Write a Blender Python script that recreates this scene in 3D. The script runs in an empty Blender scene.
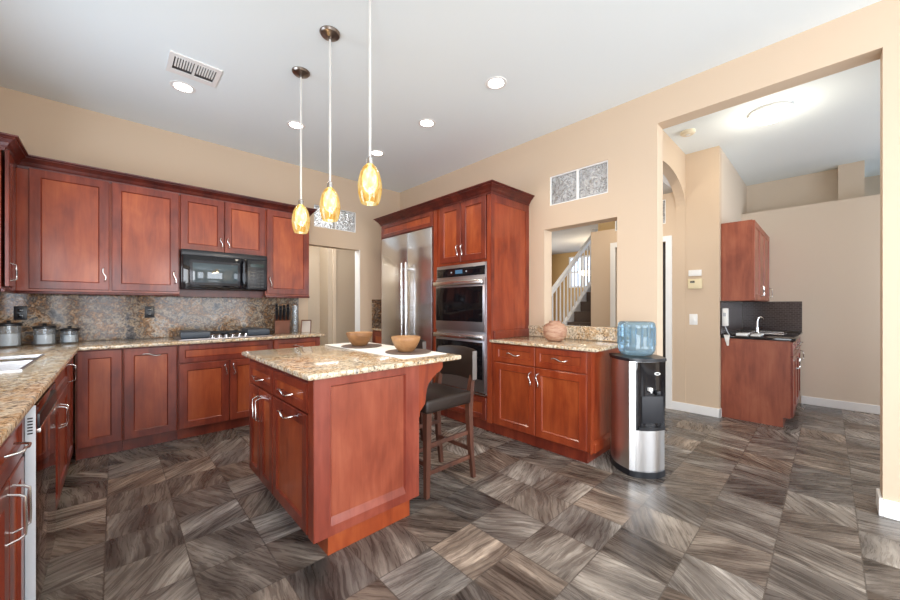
import bpy, bmesh, math, random
from mathutils import Vector, Matrix
random.seed(7)
PI = math.pi
SC = bpy.context.scene
COL = SC.collection

# ------------------------------------------------------------------ camera
cd = bpy.data.cameras.new('camera'); cam = bpy.data.objects.new('camera', cd); COL.objects.link(cam)
cd.sensor_width = 36; cd.lens = 356 / 900 * 36; cd.shift_y = 6.5 / 900; cd.clip_start = .05
cam.location = (0, 0, 1.24)
cam.rotation_euler = (PI / 2, 0, math.radians(-(90 - 46.7) - 0.0) + 0)
cam.rotation_euler[2] = math.atan2(-math.cos(math.radians(46.7)), math.sin(math.radians(46.7)))
SC.camera = cam

# ------------------------------------------------------------------ world, exposure, lights
w = bpy.data.worlds.new('sky'); SC.world = w; w.use_nodes = True
wn = w.node_tree.nodes; bg = wn['Background']
bg.inputs[0].default_value = (.62, .78, 1, 1); bg.inputs[1].default_value = 1.6
SC.view_settings.view_transform = 'Standard'; SC.view_settings.look = 'None'
SC.view_settings.exposure = 0.5; SC.view_settings.gamma = 1; SC.view_settings.use_curve_mapping = False
SC.cycles.max_bounces = 8; SC.cycles.diffuse_bounces = 5; SC.cycles.glossy_bounces = 4
SC.cycles.transmission_bounces = 8; SC.cycles.transparent_max_bounces = 12
SC.cycles.sample_clamp_indirect = 6; SC.cycles.caustics_reflective = False; SC.cycles.caustics_refractive = False
SC.cycles.use_denoising = True


def lamp(name, kind, loc, power, col=(1, 1, 1), size=.1, size_y=None, rot=(0, 0, 0), spot=None, soft=None):
    d = bpy.data.lights.new(name, kind); d.energy = power; d.color = col
    if kind == 'AREA':
        d.size = size
        if size_y: d.shape = 'RECTANGLE'; d.size_y = size_y
        else: d.shape = 'DISK'
    elif kind == 'SPOT':
        d.spot_size = spot or 2.2; d.spot_blend = .6; d.shadow_soft_size = size
    else:
        d.shadow_soft_size = size
    o = bpy.data.objects.new(name, d); COL.objects.link(o); o.location = loc; o.rotation_euler = rot
    return o


DAY = (.93, .96, 1.0); WARM = (1, .83, .62)
# daylight coming in through the windows of the rear wall and of the left wall
lamp('daylight_rear_wide', 'AREA', (1.95, -3.42, 1.45), 84, DAY, 2.3, 2.1, (PI / 2, 0, 0))
lamp('daylight_rear_narrow', 'AREA', (-.2, -3.42, 1.35), 22, DAY, .8, 2.0, (PI / 2, 0, 0))
lamp('daylight_patio', 'AREA', (-.80, -1.3, 1.2), 118, DAY, 2.1, 2.3, (PI / 2, 0, -PI / 2))
lamp('daylight_sink', 'AREA', (-.82, 2.95, 1.62), 22, (.72, .85, 1), 1.1, .95, (PI / 2, 0, -PI / 2))
lamp('daylight_side_room', 'AREA', (5.0, -2.3, 1.5), 34, DAY, 2.2, 1.9, (PI / 2, 0, 0))
lamp('daylight_foyer', 'AREA', (7.2, 5.4, 1.6), 34, DAY, 1.8, 2.0, (-PI / 2, 0, 0))
lamp('glass_block_backlight', 'AREA', (2.2, 5.5, 2.5), 12, DAY, .9, .4, (-PI / 2.4, 0, 0))  # added lamp shining through the back glass blocks, not at a window


# ------------------------------------------------------------------ materials
def mat(name, col=(.5, .5, .5), rough=.5, metal=0, emit=None, estr=0, alpha=1, trans=0, ior=1.45, coat=0, spec=.5):
    m = bpy.data.materials.new(name); m.use_nodes = True
    b = m.node_tree.nodes['Principled BSDF']
    b.inputs['Base Color'].default_value = (*col, 1); b.inputs['Roughness'].default_value = rough
    b.inputs['Metallic'].default_value = metal; b.inputs['Alpha'].default_value = alpha
    b.inputs['Transmission Weight'].default_value = trans; b.inputs['IOR'].default_value = ior
    b.inputs['Coat Weight'].default_value = coat; b.inputs['Specular IOR Level'].default_value = spec
    if coat: b.inputs['Coat Roughness'].default_value = .12
    if emit: b.inputs['Emission Color'].default_value = (*emit, 1); b.inputs['Emission Strength'].default_value = estr
    return m


class NT:
    def __init__(s, m): s.t = m.node_tree; s.b = s.t.nodes['Principled BSDF']
    def n(s, typ, **k):
        x = s.t.nodes.new(typ)
        for a, v in k.items(): setattr(x, a, v)
        return x
    def l(s, a, b): s.t.links.new(a, b)
    def coord(s, scale=(1, 1, 1), rot=(0, 0, 0), rnd=0.0, out='Object'):
        c = s.n('ShaderNodeTexCoord'); mp = s.n('ShaderNodeMapping')
        mp.inputs['Scale'].default_value = scale; mp.inputs['Rotation'].default_value = rot
        s.l(c.outputs[out], mp.inputs['Vector'])
        if rnd:
            oi = s.n('ShaderNodeObjectInfo'); mm = s.n('ShaderNodeMath', operation='MULTIPLY'); mm.inputs[1].default_value = rnd
            s.l(oi.outputs['Random'], mm.inputs[0]); s.l(mm.outputs[0], mp.inputs['Location'])
        return mp.outputs[0]
    def noise(s, vec, scale, detail=4, rough=.5, dist=0):
        x = s.n('ShaderNodeTexNoise'); x.inputs['Scale'].default_value = scale; x.inputs['Detail'].default_value = detail
        x.inputs['Roughness'].default_value = rough; x.inputs['Distortion'].default_value = dist
        s.l(vec, x.inputs['Vector']); return x.outputs['Fac']
    def ramp(s, fac, stops, interp='LINEAR'):
        r = s.n('ShaderNodeValToRGB'); r.color_ramp.interpolation = interp
        e = r.color_ramp.elements
        while len(e) < len(stops): e.new(.5)
        for i, (p, c) in enumerate(stops): e[i].position = p; e[i].color = (*c, 1)
        s.l(fac, r.inputs[0]); return r.outputs[0]
    def mix(s, fac, a, b, mode='MIX'):
        x = s.n('ShaderNodeMix', data_type='RGBA', blend_type=mode)
        if isinstance(fac, float): x.inputs[0].default_value = fac
        else: s.l(fac, x.inputs[0])
        for i, v in ((6, a), (7, b)):
            if isinstance(v, tuple): x.inputs[i].default_value = (*v, 1)
            else: s.l(v, x.inputs[i])
        return x.outputs[2]
    def math(s, op, a, b=0.0, c=None):
        x = s.n('ShaderNodeMath', operation=op)
        for i, v in enumerate((a, b, c)):
            if v is None: continue
            if isinstance(v, (float, int)): x.inputs[i].default_value = v
            else: s.l(v, x.inputs[i])
        return x.outputs[0]
    def bump(s, h, strength=.1, dist=.01):
        x = s.n('ShaderNodeBump'); x.inputs['Strength'].default_value = strength; x.inputs['Distance'].default_value = dist
        s.l(h, x.inputs['Height']); s.l(x.outputs[0], s.b.inputs['Normal'])
    def base(s, c): s.l(c, s.b.inputs['Base Color'])


def wood(name, dark, mid, light, rough=.3, horiz=False, coat=.25):
    m = mat(name, mid, rough, coat=coat); t = NT(m)
    v = t.coord((1, 1, .10) if not horiz else (.10, 1, 1), rnd=13.0)
    f = t.noise(v, 26, 6, .6, .6)
    v2 = t.coord((1, 1, .45) if not horiz else (.45, 1, 1), rnd=7.0)
    g = t.noise(v2, 5.5, 3, .55, .4)
    s = t.math('MULTIPLY_ADD', g, .68, t.math('MULTIPLY', f, .40))
    c = t.ramp(s, [(.38, dark), (.54, mid), (.70, light)])
    t.base(c)
    return m


CH_F = wood('cherry_frame', (.085, .011, .006), (.160, .024, .011), (.245, .044, .018))
CH_P = wood('cherry_panel', (.18, .027, .009), (.275, .050, .0145), (.37, .084, .024))
CH_S = wood('cherry_side', (.165, .022, .008), (.25, .040, .0125), (.32, .062, .019))
CH_D = wood('cherry_crown', (.045, .006, .005), (.080, .012, .008), (.13, .021, .012), rough=.35, coat=0)
BAR_S = wood('wet_bar_panel', (.19, .045, .024), (.28, .074, .038), (.35, .108, .056), rough=.42, coat=.05)
STOOLW = wood('stool_wood', (.045, .018, .012), (.085, .032, .020), (.13, .05, .03), rough=.38)
BOWLW = wood('bowl_wood', (.19, .085, .032), (.33, .165, .068), (.48, .28, .13), rough=.5, horiz=True, coat=.05)
KNIFEW = wood('knife_block_wood', (.10, .035, .02), (.16, .055, .03), (.22, .08, .045), rough=.45)


def wallpaint(name, col, rough=.75):
    m = mat(name, col, rough, spec=.25); t = NT(m)
    n = t.noise(t.coord(), 60, 3); t.bump(n, .06, .004)
    return m


TAN = wallpaint('wall_paint_tan', (.60, .47, .345))
TAN2 = wallpaint('wall_paint_light_tan', (.66, .565, .46))
CEIL = wallpaint('ceiling_paint', (.79, .86, .885))
WHITE = mat('white_trim_paint', (.80, .80, .79), .4)
OCHRE = wallpaint('foyer_ochre_soffit_shade', (.50, .33, .15))


def granite(name, tint=0.0, warm=0.0):
    m = mat(name, (.5, .4, .3), .12 if tint else .09, coat=.25 if tint else 0, spec=.5 if tint else .3); t = NT(m)
    v = t.coord()
    big = t.noise(v, 4.2 if tint else 3.6, 4, .6, 1.2)
    med = t.noise(v, 19, 6, .7, .6)
    fine = t.noise(v, 90, 3, .7)
    s = t.math('MULTIPLY_ADD', big, .52, t.math('MULTIPLY_ADD', med, .42, t.math('MULTIPLY', fine, .06)))
    if tint:
        st = [(.34, (.24, .21, .18)), (.41, (.55, .46, .34)), (.47, (.72, .62, .47)), (.52, (.50, .31, .15)), (.56, (.74, .63, .47)), (.61, (.42, .38, .33)), (.68, (.84, .79, .70))]
    else:
        st = [(.36, (.03, .03, .035)), (.42, (.17, .16, .16)), (.46, (.40, .30, .20)), (.50, (.09, .08, .08)), (.54, (.33, .17, .07)), (.58, (.46, .38, .29)), (.63, (.10, .11, .13)), (.68, (.36, .34, .33))]
    base = t.ramp(s, st)
    sp = t.ramp(t.noise(v, 55, 4, .75), [(.36, (.18, .17, .17)), (.45, (.75, .73, .70)), (.55, (1, 1, 1)), (.66, (1.35, 1.32, 1.25))])
    c = t.mix(.9, base, sp, 'MULTIPLY')
    vo = t.n('ShaderNodeTexVoronoi'); vo.inputs['Scale'].default_value = 50; t.l(v, vo.inputs['Vector'])
    gate = t.ramp(med, [(.44, (0, 0, 0)), (.52, (1, 1, 1))])
    bl = t.ramp(vo.outputs['Distance'], [(.22, (1, 1, 1)), (.34, (0, 0, 0))])
    c = t.mix(t.math('MULTIPLY', t.math('MULTIPLY', bl, gate), .8), c, (.03, .03, .034))
    t.base(c)
    return m


GRAN = granite('granite_counter', tint=1, warm=.10)
GRAN_B = granite('granite_backsplash')

# floor: twelve-inch slate-look tiles with flowing veins, own tone and vein angle per tile
m = mat('slate_tile', (.2, .18, .16), .3, coat=.0); t = NT(m)
tc = t.n('ShaderNodeTexCoord'); sx = t.n('ShaderNodeSeparateXYZ'); t.l(tc.outputs['Object'], sx.inputs[0])
P = .3035
ux = t.math('DIVIDE', t.math('ADD', sx.outputs[0], .035 + P * 20), P); uy = t.math('DIVIDE', t.math('ADD', sx.outputs[1], .116 + P * 20), P)
ix = t.math('FLOOR', ux); iy = t.math('FLOOR', uy)
cb = t.n('ShaderNodeCombineXYZ'); t.l(ix, cb.inputs[0]); t.l(iy, cb.inputs[1])
wnz = t.n('ShaderNodeTexWhiteNoise', noise_dimensions='2D'); t.l(cb.outputs[0], wnz.inputs['Vector'])
rs = t.n('ShaderNodeSeparateColor'); t.l(wnz.outputs['Color'], rs.inputs[0])
vr = t.n('ShaderNodeVectorRotate', rotation_type='Z_AXIS'); t.l(tc.outputs['Object'], vr.inputs['Vector'])
ang = t.math('MULTIPLY_ADD', rs.outputs[0], 1.15, -.75)
ang = t.math('ADD', ang, t.math('MULTIPLY', t.math('GREATER_THAN', rs.outputs[1], .72), 1.3))
t.l(ang, vr.inputs['Angle'])
off = t.n('ShaderNodeVectorMath', operation='MULTIPLY_ADD'); t.l(wnz.outputs['Color'], off.inputs[0]); off.inputs[1].default_value = (9, 9, 9)
t.l(vr.outputs[0], off.inputs[2])
wz = t.n('ShaderNodeTexNoise'); wz.inputs['Scale'].default_value = 3.2; wz.inputs['Detail'].default_value = 2; t.l(off.outputs[0], wz.inputs['Vector'])
wa = t.n('ShaderNodeVectorMath', operation='MULTIPLY_ADD'); t.l(wz.outputs['Color'], wa.inputs[0]); wa.inputs[1].default_value = (.07, .07, 0); t.l(off.outputs[0], wa.inputs[2])
mp = t.n('ShaderNodeMapping'); mp.inputs['Scale'].default_value = (6, 1.3, 1); t.l(wa.outputs[0], mp.inputs['Vector'])
v1 = t.noise(mp.outputs[0], 1.3, 6, .58, .5)
mp2 = t.n('ShaderNodeMapping'); mp2.inputs['Scale'].default_value = (26, 2.0, 1); t.l(wa.outputs[0], mp2.inputs['Vector'])
v2 = t.noise(mp2.outputs[0], 2.0, 7, .68, .5)
s = t.math('MULTIPLY_ADD', v1, .60, t.math('MULTIPLY', v2, .40))
s = t.math('ADD', s, t.math('MULTIPLY_ADD', rs.outputs[1], .12, -.06))
c = t.ramp(s, [(.34, (.028, .023, .020)), (.43, (.072, .060, .053)), (.50, (.130, .112, .099)), (.57, (.215, .190, .168)), (.64, (.36, .325, .29)), (.71, (.60, .56, .50))])
tint = t.ramp(rs.outputs[2], [(0, (.95, .98, 1.0)), (.6, (1.0, .97, .93)), (1, (1.10, .97, .86))])
c = t.mix(1.0, c, tint, 'MULTIPLY')
fx = t.math('ABSOLUTE', t.math('SUBTRACT', t.math('FRACT', ux), .5)); fy = t.math('ABSOLUTE', t.math('SUBTRACT', t.math('FRACT', uy), .5))
gr = t.math('GREATER_THAN', t.math('MAXIMUM', fx, fy), .5 - .0045 / P * .6)
c = t.mix(gr, c, (.075, .062, .052)); t.base(c)
rr = t.ramp(v2, [(.3, (.20, .20, .20)), (.7, (.36, .36, .36))]); t.l(rr, t.b.inputs['Roughness'])
t.bump(t.math('SUBTRACT', t.math('MULTIPLY', v2, .5), gr), .18, .003)
TILE = m


def steel(name, col, rough, amp=.5, axis=(1, 1, 30)):
    m = mat(name, col, rough, 1.0); t = NT(m)
    f = t.noise(t.coord(axis), 2.5, 6, .6); r = t.ramp(f, [(.3, (rough * .7,) * 3), (.7, (rough * 1.35,) * 3)])
    t.l(r, t.b.inputs['Roughness']); t.bump(t.noise(t.coord((.02, .02, 4)), 1.7, 2, .5), amp, .02)
    return m


STEEL = mat('brushed_stainless', (.72, .73, .75), .26, 1.0); t = NT(STEEL); t.bump(t.noise(t.coord((.05, .05, 1.6)), 3.4, 1, .4), .5, .03)
STEEL2 = mat('dark_stainless', (.42, .39, .40), .36, 1)
STEELV = mat('vertical_brushed_stainless', (.66, .65, .64), .30, 1)
NICKEL = mat('satin_nickel', (.70, .68, .66), .22, 1)
CHROME = mat('chrome', (.85, .85, .87), .08, 1)
BRONZE = mat('brushed_bronze_nickel', (.30, .26, .23), .3, 1)
BLACKG = mat('black_gloss', (.006, .006, .008), .05, spec=.6)
OVENG = mat('black_oven_glass', (.006, .005, .006), .06, spec=.35)
BLACKP = mat('black_plastic', (.012, .013, .016), .3)
BLACKM = mat('black_matte', (.015, .016, .02), .5)
SLATEP = mat('burner_cover_black', (.035, .045, .06), .38)
LEATHER = mat('dark_leather', (.020, .012, .009), .42)
GREY = mat('grey_plastic', (.45, .47, .5), .4)
GREYP = mat('light_grey_plastic', (.62, .66, .70), .35)
CREAM = mat('cream_plastic', (.72, .62, .40), .45)
WPL = mat('white_plastic', (.80, .80, .78), .35)
PAPER = mat('white_paper', (.85, .85, .85), .8)
CLOTH = mat('white_cloth', (.80, .79, .76), .9)
SLATE = mat('woven_charger', (.15, .105, .085), .65)
CARPET = mat('brown_carpet', (.115, .085, .07), .95)
HALLF = mat('hall_wood_floor', (.17, .08, .04), .35)
def thin_glass(name, tint, gloss, haze=0.0, hazecol=(1, 1, 1)):
    m = bpy.data.materials.new(name); m.use_nodes = True; m.node_tree.nodes.clear(); t = NT.__new__(NT); t.t = m.node_tree
    tr = t.n('ShaderNodeBsdfTransparent'); tr.inputs[0].default_value = (*tint, 1)
    g = t.n('ShaderNodeBsdfGlossy'); g.inputs[1].default_value = .06
    d = t.n('ShaderNodeBsdfDiffuse'); d.inputs[0].default_value = (*hazecol, 1)
    fr_ = t.n('ShaderNodeFresnel'); fr_.inputs[0].default_value = 1.45
    a = t.n('ShaderNodeMixShader'); a.inputs[0].default_value = haze; t.l(tr.outputs[0], a.inputs[1]); t.l(d.outputs[0], a.inputs[2])
    b = t.n('ShaderNodeMixShader'); t.l(t.math('MULTIPLY_ADD', fr_.outputs[0], .6, gloss), b.inputs[0]); t.l(a.outputs[0], b.inputs[1]); t.l(g.outputs[0], b.inputs[2])
    o = t.n('ShaderNodeOutputMaterial'); t.l(b.outputs[0], o.inputs[0]); return m
GLASSC = thin_glass('clear_glass', (.95, .97, .98), .02, .08, (.8, .88, .95))
JUG = thin_glass('blue_bottle_plastic', (.62, .78, .88), .02, .16, (.33, .50, .63))
DISP = mat('oven_display', (.01, .02, .03), .1, emit=(.25, .6, 1), estr=.2)
LITW = mat('daylit_pane', (.8, .85, .9), .4, emit=(.93, .97, 1), estr=1.6)
LENS = mat('lamp_lens', (1, 1, 1), .5, emit=(1, .93, .82), estr=9)
DOMEL = mat('dome_lens', (1, 1, 1), .5, emit=(1, .88, .66), estr=5)
BULB = mat('bulb', (1, 1, 1), .5, emit=(1, .90, .66), estr=9)
DARKD = mat('unlit_room_dark', (.05, .045, .045), .7)

# clay vase
CLAY = mat('clay', (.5, .3, .2), .6); t = NT(CLAY)
n = t.noise(t.coord((1, 1, 4)), 14, 5, .6)
t.base(t.ramp(n, [(.35, (.30, .14, .09)), (.5, (.42, .24, .155)), (.65, (.48, .31, .22))]))
# glass of the blocks: wavy, bluish white, distorted view of the room put into the colour
BLOCK = mat('glass_block_glass', (.86, .90, .92), .08, trans=.45, ior=1.3); t = NT(BLOCK)
t.base(t.ramp(t.noise(t.coord(), 9, 3, .5, 4), [(.36, (.58, .56, .52)), (.5, (.88, .90, .92)), (.62, (.98, .98, .98))]))
t.bump(t.noise(t.coord(), 15, 2, .5, 3), 1.0, .06)
# amber art glass, lit from inside
AMBER = bpy.data.materials.new('amber_art_glass'); AMBER.use_nodes = True; nt = AMBER.node_tree; nt.nodes.clear()
t = NT.__new__(NT); t.t = nt
f = t.noise(t.coord((1, 1, .6)), 24, 4, .6, 1.2)
c = t.ramp(f, [(.34, (.72, .34, .04)), (.46, (.95, .60, .16)), (.60, (1, .76, .30)), (.72, (1, .90, .55))])
em = t.n('ShaderNodeEmission'); em.inputs[1].default_value = .75; t.l(c, em.inputs[0])
tr = t.n('ShaderNodeBsdfTransparent'); t.l(c, tr.inputs[0])
gl = t.n('ShaderNodeBsdfGlossy'); gl.inputs[1].default_value = .1
mx = t.n('ShaderNodeMixShader'); mx.inputs[0].default_value = .30; t.l(em.outputs[0], mx.inputs[1]); t.l(tr.outputs[0], mx.inputs[2])
mx2 = t.n('ShaderNodeMixShader'); mx2.inputs[0].default_value = .06; t.l(mx.outputs[0], mx2.inputs[1]); t.l(gl.outputs[0], mx2.inputs[2])
ou = t.n('ShaderNodeOutputMaterial'); t.l(mx2.outputs[0], ou.inputs[0])
# dark mosaic of the wet bar
MOS = mat('dark_mosaic_tile', (.03, .022, .022), .18); t = NT(MOS)
br = t.n('ShaderNodeTexBrick'); br.offset = .5
cc = t.n('ShaderNodeTexCoord'); sp = t.n('ShaderNodeSeparateXYZ'); cm = t.n('ShaderNodeCombineXYZ')
t.l(cc.outputs['Object'], sp.inputs[0]); t.l(t.math('ADD', sp.outputs[0], sp.outputs[1]), cm.inputs[0]); t.l(sp.outputs[2], cm.inputs[1]); t.l(cm.outputs[0], br.inputs['Vector'])
br.inputs['Scale'].default_value = 1; br.inputs['Brick Width'].default_value = .048; br.inputs['Row Height'].default_value = .024; br.inputs['Mortar Size'].default_value = .0022
br.inputs['Color1'].default_value = (.034, .022, .022, 1); br.inputs['Color2'].default_value = (.06, .042, .042, 1); br.inputs['Mortar'].default_value = (.11, .09, .085, 1)
t.base(br.outputs[0])


# ------------------------------------------------------------------ mesh helpers
class B:
    def __init__(s): s.bm = bmesh.new()
    def box(s, x0, x1, y0, y1, z0, z1, mi=0, bev=0, seg=2):
        x0, x1 = sorted((x0, x1)); y0, y1 = sorted((y0, y1)); z0, z1 = sorted((z0, z1))
        vs = [s.bm.verts.new((x, y, z)) for z in (z0, z1) for x, y in ((x0, y0), (x1, y0), (x1, y1), (x0, y1))]
        fs = [s.bm.faces.new([vs[i] for i in q]) for q in ((3, 2, 1, 0), (4, 5, 6, 7), (0, 1, 5, 4), (1, 2, 6, 5), (2, 3, 7, 6), (3, 0, 4, 7))]
        for f in fs: f.material_index = mi
        if bev:
            es = list({e for f in fs for e in f.edges})
            r = bmesh.ops.bevel(s.bm, geom=es, offset=bev, segments=seg, affect='EDGES', profile=.5)
            for f in r['faces']: f.material_index = mi
        return s
    def loops(s, rings, mi=0, cap0=True, cap1=True, closed=False, mis=None):
        vv = [[s.bm.verts.new(p) for p in r] for r in rings]; n = len(vv[0])
        seq = list(zip(vv, vv[1:])) + ([(vv[-1], vv[0])] if closed else [])
        for k, (a, b) in enumerate(seq):
            for i in range(n):
                f = s.bm.faces.new((a[i], a[(i + 1) % n], b[(i + 1) % n], b[i])); f.material_index = mis[k] if mis else mi
        if not closed:
            if cap0: f = s.bm.faces.new(vv[0][::-1]); f.material_index = mis[0] if mis else mi
            if cap1: f = s.bm.faces.new(vv[-1]); f.material_index = mis[-1] if mis else mi
        return s
    def tube(s, pts, r, seg=10, mi=0, flat=1.0, caps=True):
        pts = [Vector(p) for p in pts]; rings = []; up = None
        rad = r if isinstance(r, (list, tuple)) else [r] * len(pts)
        for i, p in enumerate(pts):
            d = (pts[min(i + 1, len(pts) - 1)] - pts[max(i - 1, 0)]).normalized()
            if up is None: up = Vector((0, 0, 1)) if abs(d.z) < .9 else Vector((1, 0, 0))
            a = d.cross(up).normalized(); b = a.cross(d).normalized(); up = b
            rings.append([p + a * math.cos(2 * PI * k / seg) * rad[i] + b * math.sin(2 * PI * k / seg) * rad[i] * flat for k in range(seg)])
        return s.loops(rings, mi, caps, caps)
    def lathe(s, prof, c=(0, 0, 0), seg=28, mi=0, mis=None):
        rings = [[(c[0] + r * math.cos(2 * PI * k / seg), c[1] + r * math.sin(2 * PI * k / seg), c[2] + z) for k in range(seg)] for r, z in prof]
        return s.loops(rings, mi, True, True, mis=mis)
    def prism(s, poly, a0, a1, axis='z', mi=0, bev=0):
        def P(u, v, a): return {'z': (u, v, a), 'y': (u, a, v), 'x': (a, u, v)}[axis]
        n0 = len(s.bm.faces)
        v0 = [s.bm.verts.new(P(u, v, a0)) for u, v in poly]; v1 = [s.bm.verts.new(P(u, v, a1)) for u, v in poly]; n = len(poly)
        fs = [s.bm.faces.new(v0[::-1]), s.bm.faces.new(v1)] + [s.bm.faces.new((v0[i], v0[(i + 1) % n], v1[(i + 1) % n], v1[i])) for i in range(n)]
        for f in fs: f.material_index = mi
        if bev:
            es = [e for e in fs[0].edges] + [e for e in fs[1].edges]
            bmesh.ops.bevel(s.bm, geom=es, offset=bev, segments=3, affect='EDGES', profile=.5)
        return s
    def grid(s, us, vs, holes, a0, a1, axis='z', bev=0):
        """slab with rectangular holes: cells of a grid, inner walls only around the holes"""
        us = sorted(set(us + [h[0] for h in holes] + [h[1] for h in holes])); vs = sorted(set(vs + [h[2] for h in holes] + [h[3] for h in holes]))
        def P(u, v, a): return {'z': (u, v, a), 'y': (u, a, v), 'x': (a, u, v)}[axis]
        cache = {}
        def V(i, j, k):
            if (i, j, k) not in cache: cache[(i, j, k)] = s.bm.verts.new(P(us[i], vs[j], (a0, a1)[k]))
            return cache[(i, j, k)]
        def solid(i, j):
            if not (0 <= i < len(us) - 1 and 0 <= j < len(vs) - 1): return False
            cu, cv = (us[i] + us[i + 1]) / 2, (vs[j] + vs[j + 1]) / 2
            return not any(h[0] < cu < h[1] and h[2] < cv < h[3] for h in holes)
        for i in range(len(us) - 1):
            for j in range(len(vs) - 1):
                if not solid(i, j): continue
                for k in (0, 1): s.bm.faces.new([V(i, j, k), V(i + 1, j, k), V(i + 1, j + 1, k), V(i, j + 1, k)])
                for di, dj, a, b in ((-1, 0, (i, j), (i, j + 1)), (1, 0, (i + 1, j), (i + 1, j + 1)), (0, -1, (i, j), (i + 1, j)), (0, 1, (i, j + 1), (i + 1, j + 1))):
                    if not solid(i + di, j + dj): s.bm.faces.new([V(*a, 0), V(*b, 0), V(*b, 1), V(*a, 1)])
        bmesh.ops.recalc_face_normals(s.bm, faces=s.bm.faces)
        if bev:
            bmesh.ops.dissolve_limit(s.bm, angle_limit=.01, verts=s.bm.verts, edges=s.bm.edges)
            es = [e for e in s.bm.edges if len(e.link_faces) == 2 and e.calc_face_angle(0) > .5]
            bmesh.ops.bevel(s.bm, geom=es, offset=bev, segments=3, affect='EDGES', profile=.5)
        return s
    def go(s, name, mats, parent=None, smooth=True, angle=.6, loc=None, rotz=None, **props):
        bmesh.ops.recalc_face_normals(s.bm, faces=s.bm.faces)
        me = bpy.data.meshes.new(name); s.bm.to_mesh(me); s.bm.free()
        for mm in (mats if isinstance(mats, (list, tuple)) else [mats]): me.materials.append(mm)
        if smooth:
            for p in me.polygons: p.use_smooth = True
            try: me.set_sharp_from_angle(angle=angle)
            except Exception: pass
        o = bpy.data.objects.new(name, me); COL.objects.link(o)
        if parent: o.parent = parent
        if loc: o.location = loc
        if rotz is not None: o.rotation_euler = (0, 0, rotz)
        for k, v in props.items(): o[k] = v
        return o


def thing(name, label, cat, loc=(0, 0, 0), rotz=0, group=None):
    o = bpy.data.objects.new(name, None); COL.objects.link(o); o.empty_display_size = .1
    o.location = loc; o.rotation_euler = (0, 0, rotz); o['label'] = label; o['category'] = cat
    if group: o['group'] = group
    return o


def tag(o, label, cat, group=None):
    o['label'] = label; o['category'] = cat
    if group: o['group'] = group
    return o


def struct(b, name, mats, smooth=False, **k):
    return b.go(name, mats, smooth=smooth, kind='structure', **k)


def copy_tree(o, parent=None):
    c = o.copy(); COL.objects.link(c); c.parent = parent
    for ch in list(o.children): copy_tree(ch, c)
    return c


# ------------------------------------------------------------------ the room
XW, YW, XL, YR, H = 3.31, 4.68, -.87, -3.5, 3.055      # right wall, back wall, left wall, rear wall, ceiling
XW2 = XW + .146
struct(B().box(-1.1, 10, -3.7, 8, -.05, 0), 'floor', TILE)
struct(B().grid([XL - .15, XW2], [YR - .15, YW + .15], [], H, H + .1), 'ceiling', CEIL)
# back wall: doorway and glass-block opening
DX0, DX1, DZ = 1.849, 2.606, 2.062
struct(B().grid([XL - .15, XW2], [0, H], [(DX0, DX1, 0, DZ), (1.928, 2.542, 2.306, 2.60)], YW, YW + .13, 'y'), 'wall_back', TAN)
# right wall: pass-through, glass blocks, wide opening to the side room
struct(B().grid([YR - .15, YW + .13], [0, H], [(1.308, 2.057, 1.03, 2.052), (1.389, 1.994, 2.29, 2.595), (-.223, .98, 0, 2.775)], XW, XW2, 'x'), 'wall_right', TAN)
struct(B().grid([YR, YW], [0, H], [(-2.4, -.2, .03, 2.35), (2.4, 3.5, 1.15, 2.1)], XL - .15, XL, 'x'), 'wall_left', TAN)
struct(B().grid([XL, XW], [0, H], [(-.62, .2, .3, 2.35), (.8, 3.1, .35, 2.5)], YR - .15, YR, 'y'), 'wall_rear', TAN)


def glazed(name, axis, a, u0, u1, v0, v1, nu, nv=1, t=.05, bar=.045):
    """a window: white frame with bars, clear glass is left to the opening's own pane"""
    b = B(); us = [u0 + (u1 - u0) * i / nu for i in range(nu + 1)]; vs = [v0 + (v1 - v0) * i / nv for i in range(nv + 1)]
    h = [(us[i] + (bar if i == 0 else bar / 2), us[i + 1] - (bar if i == nu - 1 else bar / 2), vs[j] + (bar if j == 0 else bar / 2), vs[j + 1] - (bar if j == nv - 1 else bar / 2)) for i in range(nu) for j in range(nv)]
    b.grid([u0, u1], [v0, v1], h, a, a + t, axis)
    f = struct(b, name, WHITE)
    return f


glazed('window_1', 'y', YR - .1, -.62, .2, .3, 2.35, 2, 3)
glazed('window_2', 'y', YR - .1, .8, 3.1, .35, 2.5, 3, 2)
glazed('window_3', 'x', XL - .1, -2.4, -.2, .03, 2.35, 2)
glazed('window_4', 'x', XL - .1, 2.4, 3.5, 1.15, 2.1, 2)


def block_window(name, axis, a, u0, u1, v0, v1, n=2, t=.09):
    """glass blocks in a white frame: each block is one part"""
    b = B(); g = .012; us = [u0 + (u1 - u0) * i / n for i in range(n + 1)]
    h = [(us[i] + g, us[i + 1] - g, v0 + g, v1 - g) for i in range(n)]
    b.grid([u0, u1], [v0, v1], h, a, a + t, axis)
    f = struct(b, name, WHITE)
    for q in h:
        bb = B()
        lo = {'y': (q[0], q[1], a + .008, a + t - .008, q[2], q[3]), 'x': (a + .008, a + t - .008, q[0], q[1], q[2], q[3])}[axis]
        bb.box(*lo, bev=.012, seg=3).go('glass_block', BLOCK, f)
    return f


block_window('window_5', 'y', YW + .01, 1.928, 2.542, 2.306, 2.60)
block_window('window_6', 'x', XW + .01, 1.389, 1.994, 2.29, 2.595)

# baseboards
struct(B().box(XW - .016, XW, YR, -.223, 0, .105, bev=.004).box(XW - .016, XW2 + .016, -.223, -.207, 0, .105, bev=.004), 'baseboard_right', WHITE)
struct(B().box(XL, XW, YR, YR + .014, 0, .1, bev=.004), 'baseboard_rear', WHITE)

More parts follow.
